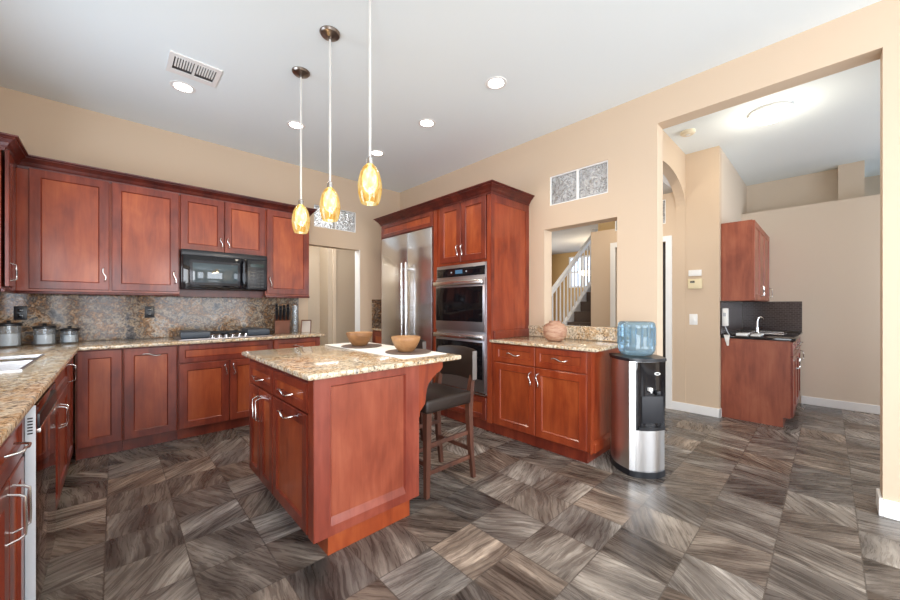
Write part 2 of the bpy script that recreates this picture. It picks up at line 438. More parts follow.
# side room with the wet bar
X2, X3 = 4.91, 6.40
struct(B().grid([XW2, 7.9], [-2.5, 1.15], [], H - .02, H + .1), 'ceiling_side_room', CEIL)
struct(B().grid([.83, 2.256], [0, H], [(1.357, 1.96, 0, 2.035), (1.36, 1.97, 2.255, 2.555), (1.62, 2.3, 2.29, 3.2)], X2, X2 + .12, 'x'), 'wall_thermostat', TAN)
struct(B().box(X2 + .12, 7.9, .83, .95, 0, H), 'wall_bar', TAN2)
struct(B().box(X3, X3 + .45, -2.4, .83, 0, 2.53), 'wall_side_room_end', TAN2)
struct(B().box(6.85, 6.95, -.09, .83, 2.4, H).box(6.70, 6.95, -.31, -.09, 2.53, H).box(7.6, 7.7, -2.4, -.2, 2.4, H), 'wall_loft', TAN2)
struct(B().grid([XW2, 7.9], [0, H], [(3.9, 6.1, .5, 2.4)], -2.55, -2.4, 'y'), 'wall_side_room_rear', TAN2)
glazed('window_7', 'y', -2.5, 3.9, 6.1, .5, 2.4, 3)
struct(B().box(X3 - .014, X3, -2.4, .235, 0, .10, bev=.004), 'baseboard_side_room', WHITE)
struct(B().box(X2 - .014, X2, .816, 1.292, 0, .10, bev=.004).box(X2 - .014, X2 + .05, .816, .83, 0, .10, bev=.004), 'baseboard_thermostat', WHITE)
# arched wall between the side room and the stair hall
pts = [(XW2, 0), (3.48, 0), (3.48, 2.40)]
for k in range(25):
    a = PI - PI * k / 24; pts.append((4.1925 + .7125 * math.cos(a), 2.40 + .33 * math.sin(a)))
pts += [(4.905, 0), (X2, 0), (X2, H), (XW2, H)]
struct(B().prism(pts, 1.15, 1.25, 'y'), 'wall_arch', TAN)
# stair hall
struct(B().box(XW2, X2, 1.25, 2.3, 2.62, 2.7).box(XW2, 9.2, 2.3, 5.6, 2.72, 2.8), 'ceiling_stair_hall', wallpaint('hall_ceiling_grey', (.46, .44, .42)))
struct(B().box(5.25, 5.3, 1.3, 2.35, 2.2, 2.75), 'wall_stair_soffit', OCHRE)  # set-back wall, its shade put into the brown colour
struct(B().box(X2 + .12, 9.2, 2.14, 2.256, 0, 2.285), 'wall_stair_side', TAN)
struct(B().grid([2.256, 5.6], [0, 2.8], [(4.1, 4.9, 1.75, 2.6)], 9.1, 9.2, 'x'), 'wall_foyer_end', OCHRE)
glazed('window_8', 'x', 9.12, 4.1, 4.9, 1.75, 2.6, 2, 2)
struct(B().box(XW2, 9.2, 5.5, 5.6, 0, 2.8), 'wall_foyer', TAN2)
lamp('stair_hall_fill', 'POINT', (4.2, 1.8, 2.3), 9, (1, .90, .76), .12)  # added hidden fill light that brightens the stair hall
lamp('stair_rail_fill', 'POINT', (4.5, 3.6, 2.3), 12, (1, .92, .8), .15)  # added light to whiten the stair rail, no fixture here
# door on the thermostat wall: casing and a dark sheet in the opening
struct(B().grid([1.292, 2.025], [0, 2.10], [(1.357, 1.96, -.01, 2.035)], X2 - .016, X2, 'x'), 'trim_1', WHITE)
struct(B().box(X2 + .10, X2 + .115, 1.357, 1.96, 0, 2.035), 'doorway_shade_1', DARKD)  # flat dark sheet, the unlit room behind put into its colour
block_window('window_9', 'x', X2 + .01, 1.36, 1.97, 2.255, 2.555)
# back hall behind the doorway
struct(B().box(1.0, 2.53, 5.9, 6.0, 0, 2.6).box(2.53, 4.0, 5.58, 6.0, 0, 2.6).box(.9, 1.0, YW + .13, 6.0, 0, 2.6), 'wall_hall_back', wallpaint('hall_paint', (.52, .45, .37)))
struct(B().box(.9, 4.0, YW + .13, 6.0, 2.62, 2.7), 'ceiling_back_hall', CEIL)
struct(B().box(2.60, 2.66, 5.555, 5.578, 0, 2.5, bev=.004), 'trim_2', TAN2)
struct(B().box(DX1 - .012, DX1, YW - .004, YW + .13, 0, DZ), 'trim_3', WHITE)
lamp('back_hall_fill_lamp', 'POINT', (1.7, 5.2, 2.3), 13, (1, .92, .8), .12)


# ------------------------------------------------------------------ cabinet parts (local: x along the face, -y outward, z up)
def shaker(parent, x0, x1, z0, z1, yf=0, fr=.062, t=.020, name='door', mats=None):
    rings = []
    for ins, y in ((0, t), (0, .0035), (.0035, 0), (fr, 0), (fr + .007, .009)):
        rings.append([(x0 + ins, yf + y, z0 + ins), (x1 - ins, yf + y, z0 + ins), (x1 - ins, yf + y, z1 - ins), (x0 + ins, yf + y, z1 - ins)])
    b = B(); b.loops(rings, mis=[0, 0, 0, 0, 1]); 
    b.bm.faces.ensure_lookup_table(); b.bm.faces[-1].material_index = 1
    return b.go(name, mats or [CH_F, CH_P], parent, smooth=False)


def pull(parent, x, z, yf=0, L=.125, vert=True, wave=.010, out=.030):
    pts = []; n = 18; rad = []
    for i in range(n + 1):
        s = i / n; a = (s - .5) * L
        o = out * min(1, s / .1, (1 - s) / .1) ** .6 if 0 < s < 1 else 0
        wv = wave * math.sin(2 * PI * s)
        p = (x + wv, yf - o, z + a) if vert else (x + a, yf - o, z + wv)
        pts.append(p); rad.append(.0036 + .0012 * math.sin(PI * s))
    return B().tube(pts, rad, 8).go('handle', NICKEL, parent)


def carcass(parent, x0, x1, y0, y1, z0, z1, m=None, name='body'):
    return B().box(x0, x1, y0, y1, z0, z1, bev=.0015, seg=1).go(name, m or CH_S, parent, smooth=False)


def crown_strip(parent, path, z, name='crown', m=None):
    """crown moulding swept along a plan path (outward = right side of travel)"""
    prof = [(0, -.02), (.006, -.02), (.010, 0), (.020, .012), (.030, .030), (.052, .052), (.060, .056), (.060, .066), (.074, .070), (.076, .080), (.0, .080)]
    pts = [Vector(p) for p in path]; rings = []
    for i, p in enumerate(pts):
        d0 = (p - pts[i - 1]).normalized() if i else (pts[1] - p).normalized()
        d1 = (pts[i + 1] - p).normalized() if i < len(pts) - 1 else d0
        n0 = Vector((d0.y, -d0.x)); n1 = Vector((d1.y, -d1.x)); mm = (n0 + n1); mm = mm / max(mm.dot(n0), 1e-6)
        rings.append([(p.x + mm.x * a, p.y + mm.y * a, z + h) for a, h in prof])
    return B().loops(rings).go(name, m or CH_D, parent, smooth=False)


# ---- wall cabinets on the back wall (door faces at y = 4.35)
YU = 4.35; UZ0, UZ1 = 1.365, 2.352
G_UP = 'wall cabinets'
c = thing('wall_cabinet', 'wide two-door cherry wall cabinet left of the black microwave', 'cabinet', (-.52, YU, 0))
carcass(c, -.045, .985, .02, .328, UZ0, UZ1 + .01)
shaker(c, .024, .486, UZ0 + .018, UZ1 - .01); shaker(c, .502, .976, UZ0 + .018, UZ1 - .01)
pull(c.children[1], .455, UZ0 + .155); pull(c.children[2], .945, UZ0 + .155)
B().box(-.045, .985, .005, .03, UZ0 - .022, UZ0, bev=.002).go('light_rail', CH_D, c)
crown_strip(c, [(-.045, .02), (.985, .02)], UZ1)
c = thing('wall_cabinet', 'short two-door cherry wall cabinet directly above the black microwave', 'cabinet', (.465, YU, 0))
carcass(c, 0, .778, .02, .328, 1.80, UZ1 + .01)
shaker(c, .006, .374, 1.806, UZ1 - .01, fr=.058); shaker(c, .380, .770, 1.806, UZ1 - .01, fr=.058)
pull(c.children[1], .345, 1.905, L=.11); pull(c.children[2], .409, 1.905, L=.11)
B().box(0, .778, .10, .13, 1.340, 1.41).go('valance', CH_D, c)
crown_strip(c, [(0, .02), (.778, .02)], UZ1)
c = thing('wall_cabinet', 'single-door cherry wall cabinet right of microwave at the end of the run', 'cabinet', (1.243, YU, 0))
carcass(c, 0, .497, .02, .328, UZ0, UZ1 + .01)
shaker(c, .012, .487, UZ0 + .018, UZ1 - .01)
pull(c.children[1], .045, UZ0 + .155)
B().box(0, .497, .005, .03, UZ0 - .022, UZ0, bev=.002).go('light_rail', CH_D, c)
crown_strip(c, [(0, .02), (.497, .02), (.497, .328)], UZ1)
# ---- wall cabinet on the left wall, door slightly ajar
c = thing('wall_cabinet', 'cherry wall cabinet at the left picture edge with its door slightly ajar', 'cabinet', (-.565, 3.95, 0), PI / 2)
carcass(c, 0, .72, .012, .30, UZ0, UZ1 + .01)
d = shaker(c, -.245, 0, UZ0 + .018, UZ1 - .01); d.location = (.252, -.012, 0); d.rotation_euler = (0, 0, math.radians(3.2))
pull(d, -.215, UZ0 + .12)
B().box(.262, .39, -.004, .012, UZ0, UZ1 + .01).go('corner_filler', CH_F, c)
B().box(0, .40, -.006, .012, UZ0 - .022, UZ0, bev=.002).go('light_rail', CH_D, c)
crown_strip(c, [(0, .30), (0, .0), (.42, .0)], UZ1)

# ---- microwave
mw = thing('microwave', 'black over-the-range microwave between the wall cabinets above the cooktop', 'microwave', (.470, 4.285, 0))
B().box(0, .766, .02, .38, 1.412, 1.80, bev=.004).go('body', BLACKG, mw)
B().box(0, .766, -.004, .03, 1.745, 1.80, bev=.004).go('top_vent', BLACKP, mw)
mb = B().box(.006, .560, -.025, .02, 1.425, 1.742, bev=.008).go('door', BLACKG, mw)
mm = mat('microwave_window', (.05, .07, .08), .05, spec=.8)
B().box(.085, .475, -.028, -.022, 1.478, 1.672, bev=.003).go('window', mm, mb)
B().box(.062, .498, -.027, -.018, 1.452, 1.698, bev=.003).go('window_frame', mat('gunmetal', (.04, .04, .045), .2, .3), mb)
B().tube([(.528, -.025, 1.45), (.528, -.058, 1.48), (.528, -.058, 1.70), (.528, -.025, 1.73)], .011, 10).go('handle', BLACKP, mb)
cp = B().box(.566, .760, -.022, .02, 1.425, 1.742, bev=.004).go('control_panel', BLACKP, mw)
bb = B()
for i in range(4):
    for j in range(6): bb.box(.592 + i * .036, .592 + i * .036 + .027, -.025, -.021, 1.445 + j * .034, 1.445 + j * .034 + .020)
bb.go('keypad', mat('key_grey', (.025, .027, .03), .4), cp)
B().box(.595, .728, -.025, -.021, 1.665, 1.70).go('display', mat('dim_display', (.01, .03, .03), .1), cp)

# ---- base cabinets along the back wall (door faces y = 4.09)
YB = 4.09; CZ = .888
BKF = .0
def base_unit(label, x0, x1, loc=None, rotz=0, depth=.575, group=None, toe=.065, toe_name='toe_kick', end_r=False):
    c = thing('base_cabinet', label, 'cabinet', loc or (0, YB, 0), rotz, group)
    carcass(c, x0, x1, .02, depth, .10, CZ)
    B().box(x0, x1, toe, toe + .02, 0, .10).go(toe_name, CH_F, c, smooth=False)
    return c
c = base_unit('blind corner base cabinet with one plain panel door beside the left sink run', -.228, .050)
shaker(c, -.218, .044, .105, CZ - .008)
c = base_unit('pull-out cherry base cabinet with a horizontal pull at the top of its door', .052, .422)
shaker(c, .058, .414, .105, CZ - .008, name='drawer'); pull(c.children[-1], .236, CZ - .07, vert=False, L=.15)
c = base_unit('base cabinet below the gas cooktop with wide false drawer and two doors', .424, 1.244)
shaker(c, .431, 1.238, .716, CZ - .008, fr=.045, name='drawer_front'); shaker(c, .431, .832, .105, .706); shaker(c, .838, 1.238, .105, .706)
pull(c.children[-2], .800, .62); pull(c.children[-1], .870, .62)
c = base_unit('last base cabinet of the back run by the hall doorway', 1.246, 1.765)
shaker(c, 1.252, 1.757, .716, CZ - .008, fr=.045, name='drawer'); pull(c.children[-1], 1.50, .80, vert=False)
shaker(c, 1.252, 1.757, .105, .706); pull(c.children[-1], 1.29, .62)

# ---- left run (faces x = -.235, facing +x; local x = y - y0)
XF = -.235
def left_unit(label, y0, y1, depth=.60, top=None):
    c = thing('base_cabinet', label, 'cabinet', (XF, y0, 0), PI / 2)
    carcass(c, .001, y1 - y0 - .001, .02, depth, .10, top or CZ)
    if top: B().box(.001, y1 - y0 - .001, .02, .05, top, CZ).go('face_frame', CH_F, c, smooth=False)
    B().box(0.001, y1 - y0 - .001, .065, .085, 0, .10).go('toe_kick', CH_F, c, smooth=False)
    return c
c = left_unit('nearest base cabinet at lower left with drawer over two doors', 1.10, 1.985)
shaker(c, .01, .875, .716, CZ - .008, fr=.045, name='drawer'); pull(c.children[-1], .62, .80, vert=False, L=.14, wave=.006, out=.036)
shaker(c, .01, .62, .105, .706, fr=.06); pull(c.children[-1], .585, .60, L=.15, out=.036, wave=.005)
shaker(c, .626, .875, .105, .706, fr=.06); pull(c.children[-1], .665, .60, L=.15, out=.036, wave=.005)
c = left_unit('sink base cabinet between dishwasher and corner with a pair of doors', 2.605, 3.62, top=.68)
shaker(c, .01, 1.005, .716, CZ - .008, fr=.045, name='drawer_front')
shaker(c, .01, .466, .105, .706); pull(c.children[-1], .436, .60, wave=.004, out=.034)
shaker(c, .474, 1.005, .105, .706); pull(c.children[-1], .504, .60, wave=.004, out=.034)
c = left_unit('narrow base cabinet with one tall door in the left corner', 3.622, 4.085)
shaker(c, .01, .44, .105, CZ - .008); pull(c.children[-1], .05, .77, wave=.004, out=.034)
# dishwasher
dw = thing('dishwasher', 'dark glossy dishwasher with a light grey door edge under the left counter', 'dishwasher', (-.21, 1.99, 0), PI / 2)
B().box(.004, .604, .045, .60, .10, .87).go('body', GREY, dw)
do = B().box(.003, .607, .0, .026, .105, .872, bev=.003).go('door', [mat('dishwasher_steel', (.30, .20, .17), .08, 1.0)], dw)
B().box(0, .003, 0.0, .026, .02, .878, bev=.001).go('door_edge', GREYP, do)
bb = B()
for i in range(6): bb.box(-.0015, .001, .007, .020, .775 + i * .011, .780 + i * .011)
bb.go('vent', BLACKP, do)
B().box(.04, .57, -.006, .012, .786, .838, bev=.002).go('handle_recess', BLACKP, do)
B().box(.035, .575, -.009, .0, .768, .784, bev=.002).go('handle', NICKEL, do)
B().box(.004, .604, .05, .06, 0, .10).go('toe_kick', BLACKP, dw)

# ---- countertops
ct = B(); CT0, CT1 = .890, .920
ct.grid([XL + .002, -.205, 1.80], [1.02, 4.05, YW - .022], [(-.205, 1.80, 1.02, 4.05), (-.76, -.34, 2.78, 3.60)], CT0, CT1, 'z', bev=.007)
tag(ct.go('countertop', GRAN), 'L-shaped speckled granite worktop along the back and left walls', 'countertop')
tag(B().box(XL + .002, 1.72, YW - .022, YW - .001, CT1 + .001, UZ0 - .003).go('backsplash', GRAN_B, smooth=False), 'tall granite backsplash behind the cooktop and canisters', 'backsplash')
tag(B().box(2.80, 3.25, YW - .022, YW - .001, CT1 + .001, 1.345).go('backsplash', GRAN_B, smooth=False), 'granite backsplash patch in the nook left of the refrigerator', 'backsplash')
sk = thing('kitchen_sink', 'undermount stainless steel sink in the left granite counter', 'sink', (-.55, 3.19, 0))
b = B(); x0, x1, y0, y1 = -.21, .21, -.41, .41; zz = CT0
b.loops([[(x0 - .02, y0 - .02, zz - .004), (x1 + .02, y0 - .02, zz - .004), (x1 + .02, y1 + .02, zz - .004), (x0 - .02, y1 + .02, zz - .004)],
         [(x0, y0, zz - .002), (x1, y0, zz - .002), (x1, y1, zz - .002), (x0, y1, zz - .002)],
         [(x0 + .02, y0 + .02, zz - .19), (x1 - .02, y0 + .02, zz - .19), (x1 - .02, y1 - .02, zz - .19), (x0 + .02, y1 - .02, zz - .19)]], cap0=False)
b.go('basin', STEEL, sk, smooth=False)
b = B(); b.grid([x0 - .002, x1 + .002], [y0 - .002, y1 + .002], [(x0 + .012, x1 - .012, y0 + .012, y1 - .012)], CT1 - .016, CT1 + .003, 'z'); b.go('rim', STEEL, sk, smooth=False)

# ---- tall oven and refrigerator cabinet (faces x = 2.67, facing -x)
XT = 2.67; YT = 4.215
tl = thing('tall_cabinet', 'tall cherry cabinet enclosing refrigerator and double oven with crown moulding', 'cabinet', (XT, YT, 0), -PI / 2)
# local x = YT - y ; face at local y=0
def T(y): return YT - y
D = XW - XT - .003
B().box(0, .02, .005, D, 0, 2.36).box(T(3.12) + .003, T(3.055), .005, D, 0, 2.36).box(T(2.30), T(2.25), .0, D, 0.10, 2.36).box(T(3.055), T(2.30), .02, D, 1.69, 2.36) \
   .box(T(3.055), T(2.30), .02, D, .10, .345).box(0, T(3.1), .03, D, 2.165, 2.36).go('carcass', CH_S, tl, smooth=False)
shaker(tl, T(2.995), T(2.668), 1.715, 2.345, name='door', yf=-.004); pull(tl.children[-1], T(2.668) - .03, 1.83, -.004)
shaker(tl, T(2.660), T(2.315), 1.715, 2.345, name='door', yf=-.004); pull(tl.children[-1], T(2.660) + .03, 1.83, -.004)
shaker(tl, T(4.195), T(3.125), 2.170, 2.345, name='fridge_header', fr=.045, yf=-.002)
shaker(tl, T(3.045), T(2.315), .115, .335, name='drawer', fr=.05, yf=-.002)
B().box(T(3.12), T(2.25), .045, .07, 0, .10).go('toe_kick', CH_F, tl, smooth=False)
crown_strip(tl, [(0, D - .01), (0, 0), (T(2.25), 0), (T(2.25), D)], 2.36)
# side panel in a frame on the exposed right side
b = B(); xs = T(2.25)
b.box(xs, xs + .004, .0, .045, .93, 2.36).box(xs, xs + .004, D - .06, D, .93, 2.36).box(xs, xs + .004, .045, D - .06, 2.27, 2.36)
b.go('side_frame', CH_F, tl, smooth=False)

fr = thing('refrigerator', 'large stainless steel side-by-side refrigerator built into the tall cabinet', 'refrigerator', (XT - .012, 4.190, 0), -PI / 2)
B().box(.002, 1.062, .03, .62, .02, 2.155).go('body', GREY, fr)
d1 = B().box(.002, .589, 0, .03, .11, 2.155, bev=.004).go('door', STEEL, fr)
d2 = B().box(.596, 1.062, 0, .03, .11, 2.155, bev=.004).go('door', STEEL, fr)
for dd, hx in ((d1, .545), (d2, .632)):
    B().tube([(hx, -.055, .60), (hx, -.055, 1.78)], .013, 14).box(hx - .01, hx + .01, -.05, 0, 1.70, 1.72).box(hx - .01, hx + .01, -.05, 0, .66, .68).go('handle', NICKEL, dd)
B().box(.002, 1.062, .01, .03, .02, .10).go('grille', BLACKP, fr)
ov = thing('wall_oven', 'stainless double wall oven with black glass doors in the tall cabinet', 'oven', (XT - .006, 3.050, 0), -PI / 2)
B().box(.008, .742, .028, .55, .352, 1.683).go('body', BLACKP, ov)
B().box(.004, .746, .0, .028, .355, 1.684, bev=.003).go('frame', STEEL2, ov)
cpn = B().box(.02, .730, -.008, 0.0, 1.560, 1.650, bev=.002).go('control_panel', BLACKG, ov)
B().box(.315, .42, -.010, -.007, 1.588, 1.628).go('display', DISP, cpn)
for kx in (.245, .47): B().box(kx, kx + .017, -.010, -.007, 1.600, 1.614).go('touch_key', GREY, cpn)
for z0, z1, zg0, zg1, zh in ((.985, 1.535, 1.085, 1.445, 1.487), (.395, .955, .512, .880, .930)):
    dr = B().box(.010, .740, -.022, 0, z0, z1, bev=.004).go('door', STEEL2, ov)
    B().box(.022, .715, -.026, -.021, zg0, zg1, bev=.002).go('glass', OVENG, dr)
    B().box(.012, .738, -.062, -.045, zh - .024, zh + .024, bev=.008).box(.03, .06, -.05, -.02, zh - .012, zh + .012).box(.69, .72, -.05, -.02, zh - .012, zh + .012).go('handle', NICKEL, dr)
B().box(.006, .744, -.012, .0, .352, .380, bev=.002).go('bottom_trim', NICKEL, ov)

# ---- right base cabinet
rc = thing('base_cabinet', 'cherry base cabinet with two drawers and two doors below the pass-through', 'cabinet', (XT, 2.247, 0), -PI / 2)
def R_(y): return 2.247 - y
D2 = XW - XT - .003
carcass(rc, 0, R_(1.256), .02, D2, .10, CZ)
B().box(0, R_(1.30), .045, D2, 0, .10).go('toe_kick', CH_F, rc, smooth=False)
for a, b_ in ((2.205, 1.757), (1.750, 1.288)):
    shaker(rc, R_(a), R_(b_), .715, CZ - .006, fr=.045, name='drawer', mats=[CH_S, CH_P]); pull(rc.children[-1], R_((a + b_) / 2), .80, vert=False, L=.14)
    shaker(rc, R_(a), R_(b_), .108, .705, mats=[CH_S, CH_P]); pull(rc.children[-1], R_(1.757) - .035 if a > 2 else R_(1.750) + .035, .60)
b = B(); xs = R_(1.256)
b.box(xs, xs + .010, .0, .05, .10, CZ).box(xs, xs + .010, D2 - .05, D2, .10, CZ).box(xs, xs + .010, .05, D2 - .05, CZ - .05, CZ)
b.prism([(xs, .10), (xs + .018, .10), (xs + .018, .155), (xs + .004, .185), (xs, .185)], .04, D2, 'y')
b.go('end_panel', CH_S, rc, smooth=False)
tag(B().grid([XT - .03, XW - .002], [1.195, 2.246], [], CT0 + .004, CT1, 'z', bev=.006).go('countertop', GRAN), 'short granite worktop below the pass-through opening', 'countertop')
tag(B().box(XW - .022, XW - .001, 1.195, 2.2450, CT1 + .001, 1.035, bev=.002).go('backsplash', GRAN, smooth=False), 'low granite backsplash strip under the pass-through opening', 'backsplash')
tag(B().box(2.70, XW - .024, 2.231, 2.2450, CT1 + .001, 1.0, bev=.002).go('wood_splash', CH_F, smooth=False), 'short cherry splash strip against the side of the tall cabinet', 'splash strip')
tag(B().box(XW - .012, XW2 + .012, 1.309, 2.056, 1.031, 1.045, bev=.003).go('sill_cap', GRAN), 'granite sill lining the bottom of the pass-through opening', 'sill')

# ---- nook cabinet left of the refrigerator
c = thing('base_cabinet', 'small cherry base cabinet in the nook between doorway and refrigerator', 'cabinet', (2.80, YW - .005, 0), -PI / 2)
carcass(c, 0, .42, .02, .44, .10, .885)
shaker(c, .01, .41, .11, .87)
tag(B().box(2.78, 3.24, 4.25, YW - .024, .890, .918, bev=.004).go('countertop', GRAN), 'small granite worktop in the nook left of the refrigerator', 'countertop')

# ---- island
isl = thing('kitchen_island', 'cherry kitchen island cabinet with doors, drawers and a panelled end', 'kitchen island', (.69, 2.80, 0), -PI / 2)
def I(y): return 2.80 - y
YE = 1.69; DI = 1.336 - .69
carcass(isl, 0, I(YE) - .020, .02, DI, .10, CZ)
B().box(.06, I(1.705), .082, DI - .06, 0, .10).go('toe_kick', CH_P, isl, smooth=False)
B().box(0, I(YE) - .012, .006, .02, CZ - .03, CZ).go('top_rail', CH_D, isl, smooth=False)
for a, b_ in ((2.79, 2.292), (2.284, 1.765)):
    shaker(isl, I(a), I(b_), .712, CZ - .028, fr=.045, name='drawer'); pull(isl.children[-1], I((a + b_) / 2), .775, vert=False, L=.15, out=.034)
shaker(isl, I(2.79), I(2.546), .108, .702, fr=.055); pull(isl.children[-1], I(2.546) - .03, .575, L=.15, wave=.004, out=.034)
shaker(isl, I(2.540), I(2.292), .108, .702, fr=.055); pull(isl.children[-1], I(2.540) + .03, .575, L=.15, wave=.004, out=.034)
shaker(isl, I(2.284), I(1.765), .108, .702, name='pull_out_door'); pull(isl.children[-1], I(2.03), .655, vert=False, L=.15, out=.034)
B().box(I(1.755), I(YE) + .001, .004, .0085, .10, CZ, bev=.001).go('corner_post', CH_F, isl, smooth=False)
# end panel on the -y side: local x = I(YE) outward is +x local
b = B(); xe = I(YE)
rings = []
X0, X1, Z0, Z1 = .008, DI, .10, CZ
for (l, r, bo, to, d) in ((0, 0, 0, 0, -.014), (0, 0, 0, 0, 0), (.082, .098, .048, .042, 0), (.090, .106, .088, .050, -.012)):
    rings.append([(xe + d, X0 + l, Z0 + bo), (xe + d, X1 - r, Z0 + bo), (xe + d, X1 - r, Z1 - to), (xe + d, X0 + l, Z1 - to)])
b.loops(rings, mis=[0, 0, 0, 1]); b.bm.faces.ensure_lookup_table(); b.bm.faces[-1].material_index = 1
b.go('end_panel', [wood('cherry_end_frame', (.155, .026, .016), (.225, .045, .026), (.29, .068, .04)), wood('cherry_end_panel', (.19, .038, .019), (.265, .060, .030), (.33, .088, .045))], isl, smooth=False)
cor = [(1.336, .888), (1.53, .888), (1.53, .852), (1.515, .835), (1.475, .815), (1.445, .793), (1.415, .765), (1.40, .735), (1.393, .70), (1.39, .672), (1.385, .645), (1.365, .625), (1.345, .603), (1.343, .575), (1.336, .57)]
for yy in (1.692, 2.70):
    bb = B().prism([(x - .69, z) for x, z in cor], I(yy + .045), I(yy), 'x')
    bb.go('corbel', CH_S, isl, smooth=False)
ic = tag(B().grid([.655, 1.672], [1.66, 2.855], [], CZ + .002, CT1, 'z', bev=.009).go('countertop', GRAN), 'large speckled granite worktop on top of the island', 'countertop')

# things on the island
tag(B().box(1.27, 1.63, 1.76, 2.858, CT1 + .001, CT1 + .005, bev=.001).box(1.27, 1.63, 2.857, 2.862, .80, CT1 + .005).go('table_runner', CLOTH), 'white cloth runner laid across the island worktop', 'table runner')
def charger(x, y, label):
    return tag(B().lathe([(.02, 0), (.15, 0), (.157, .003), (.155, .006), (.02, .006)], seg=48).go('placemat', SLATE, loc=(x, y, CT1 + .006)), label, 'placemat', 'round placemats on the island')
charger(1.475, 1.985, 'round dark placemat under the bowl nearest the leather stool')
charger(1.425, 2.53, 'round dark placemat under the bowl farther back on the island')
def bowl(x, y, s, label):
    prof = [(.0, 0), (.042, 0), (.052, .006), (.072, .035), (.088, .07), (.093, .092), (.090, .095), (.084, .090), (.064, .035), (.035, .014), (.0, .012)]
    prof = [(max(r, .001) * s, z * s) for r, z in prof]
    return tag(B().lathe(prof, seg=40).go('wooden_bowl', BOWLW, loc=(x, y, CT1 + .0125), angle=1.2), label, 'bowl', 'wooden bowls on the island')
bowl(1.455, 1.985, 1.08, 'turned wooden bowl nearer the stool on the white runner')
bowl(1.405, 2.53, 1.10, 'turned wooden bowl farther back on the white runner')

# ---- bar stools
def stool(name, label, loc, rotz):
    s = thing(name, label, 'bar stool', loc, rotz, 'leather counter stools')
    # local: faces -x, origin below seat centre
    W_, Dp = .165, .20
    for sx, sy in ((-1, -1), (-1, 1)):
        B().loops([[(sx * (Dp - .005) + a, sy * W_ + b_, 0) for a, b_ in ((-.015, -.015), (.015, -.015), (.015, .015), (-.015, .015))],
                   [(sx * (Dp - .01) + a, sy * W_ + b_, .57) for a, b_ in ((-.021, -.021), (.021, -.021), (.021, .021), (-.021, .021))]]).go('leg', STOOLW, s, smooth=False)
    for sy in (-1, 1):
        rings = []
        for x, z, r in ((.235, 0, .014), (.205, .25, .017), (.19, .50, .020), (.200, .62, .019), (.216, .70, .017), (.224, .745, .014)):
            rings.append([(x + a * r, sy * (W_ + .01) + b_ * r, z) for a, b_ in ((-1, -1), (1, -1), (1, 1), (-1, 1))])
        B().loops(rings).go('leg', STOOLW, s, smooth=False)
    for sy in (-1, 1):
        b = B()
        for za, zb in ((.335, .335), (.155, .165)):
            b.box(-Dp, .20, sy * W_ - .009, sy * W_ + .009, za - .014, za + .014, bev=.002)
        b.go('side_stretcher', STOOLW, s, smooth=False)
    B().box(.195, .213, -W_, W_, .20, .228, bev=.002).go('rear_stretcher', STOOLW, s, smooth=False)
    B().box(-.205, -.187, -W_, W_, .20, .228, bev=.002).go('front_stretcher', STOOLW, s, smooth=False)
    B().box(-.225, .195, -.20, .20, .548, .640, bev=.022, seg=4).go('seat', LEATHER, s)
    # curved leather back
    rings = []; n = 12
    for i in range(n + 1):
        f = i / n; y = (f - .5) * 2 * (W_ + .032); cx = .232 + .030 * (1 - (2 * f - 1) ** 2)
        zt = .925 + .014 * (1 - (2 * f - 1) ** 2); zb = .705 + .008 * (1 - (2 * f - 1) ** 2)
        rings.append([(cx - .030, y, zb + .01), (cx - .020, y, zb), (cx - .006, y, zb), (cx + .004, y, zb + .01), (cx + .014, y, zt - .02), (cx + .008, y, zt), (cx - .008, y, zt), (cx - .016, y, zt - .015)])
    bk = B().loops(rings).go('backrest', LEATHER, s)
    B().box(.203, .247, -(W_ + .0355), -(W_ + .0320), .712, .918, bev=.001).go('edge_strip', mat('grey_leather_edge', (.17, .15, .14), .35), bk)  # lighter grey strip along one side edge of the backrest
    return s
stool('bar_stool', 'dark leather counter stool at the near end of the island', (1.665, 1.945, 0), 0)
stool('bar_stool', 'dark leather counter stool farther back, mostly hidden behind the island', (1.83, 2.72, 0), .1)

# ---- pendants
def pendant(x, y, label):
    p = thing('pendant_lamp', label, 'pendant light', (x, y, H), 0, 'amber glass pendant lamps')
    B().lathe([(.066, 0), (.066, -.006), (.058, -.016), (.030, -.024), (.012, -.030), (.012, -.045)], seg=32).go('canopy', BRONZE, p)
    B().tube([(0, 0, -.03), (0, 0, -1.005)], .0075, 10).go('rod', mat('rod_nickel', (.85, .83, .80), .35, .6), p)
    B().lathe([(.007, -.985), (.019, -.995), (.021, -1.030), (.012, -1.036)], seg=20).go('socket', NICKEL, p)
    pr = [(.020, -1.028), (.036, -1.045), (.052, -1.075), (.062, -1.115), (.066, -1.150), (.063, -1.190), (.055, -1.225), (.047, -1.245)]
    rings = [[(r * math.cos(2 * PI * k / 32), r * math.sin(2 * PI * k / 32), z) for k in range(32)] for r, z in pr]
    B().loops(rings, cap0=False, cap1=False).go('shade', AMBER, p, angle=2)
    B().lathe([(.010, -1.04), (.030, -1.065), (.040, -1.10), (.040, -1.14), (.026, -1.175), (.005, -1.19)], seg=18).go('bulb', BULB, p, angle=2)
    lamp('pendant_bulb_light', 'POINT', (x, y, H - 1.275), 4.5, (1, .80, .55), .05)
pendant(1.050, 2.796, 'amber glass pendant farthest back, leftmost of the three over the island')
pendant(1.041, 2.266, 'middle amber glass pendant of the three over the island')
pendant(1.030, 1.740, 'nearest and largest-looking amber glass pendant, rightmost of the three over the island')

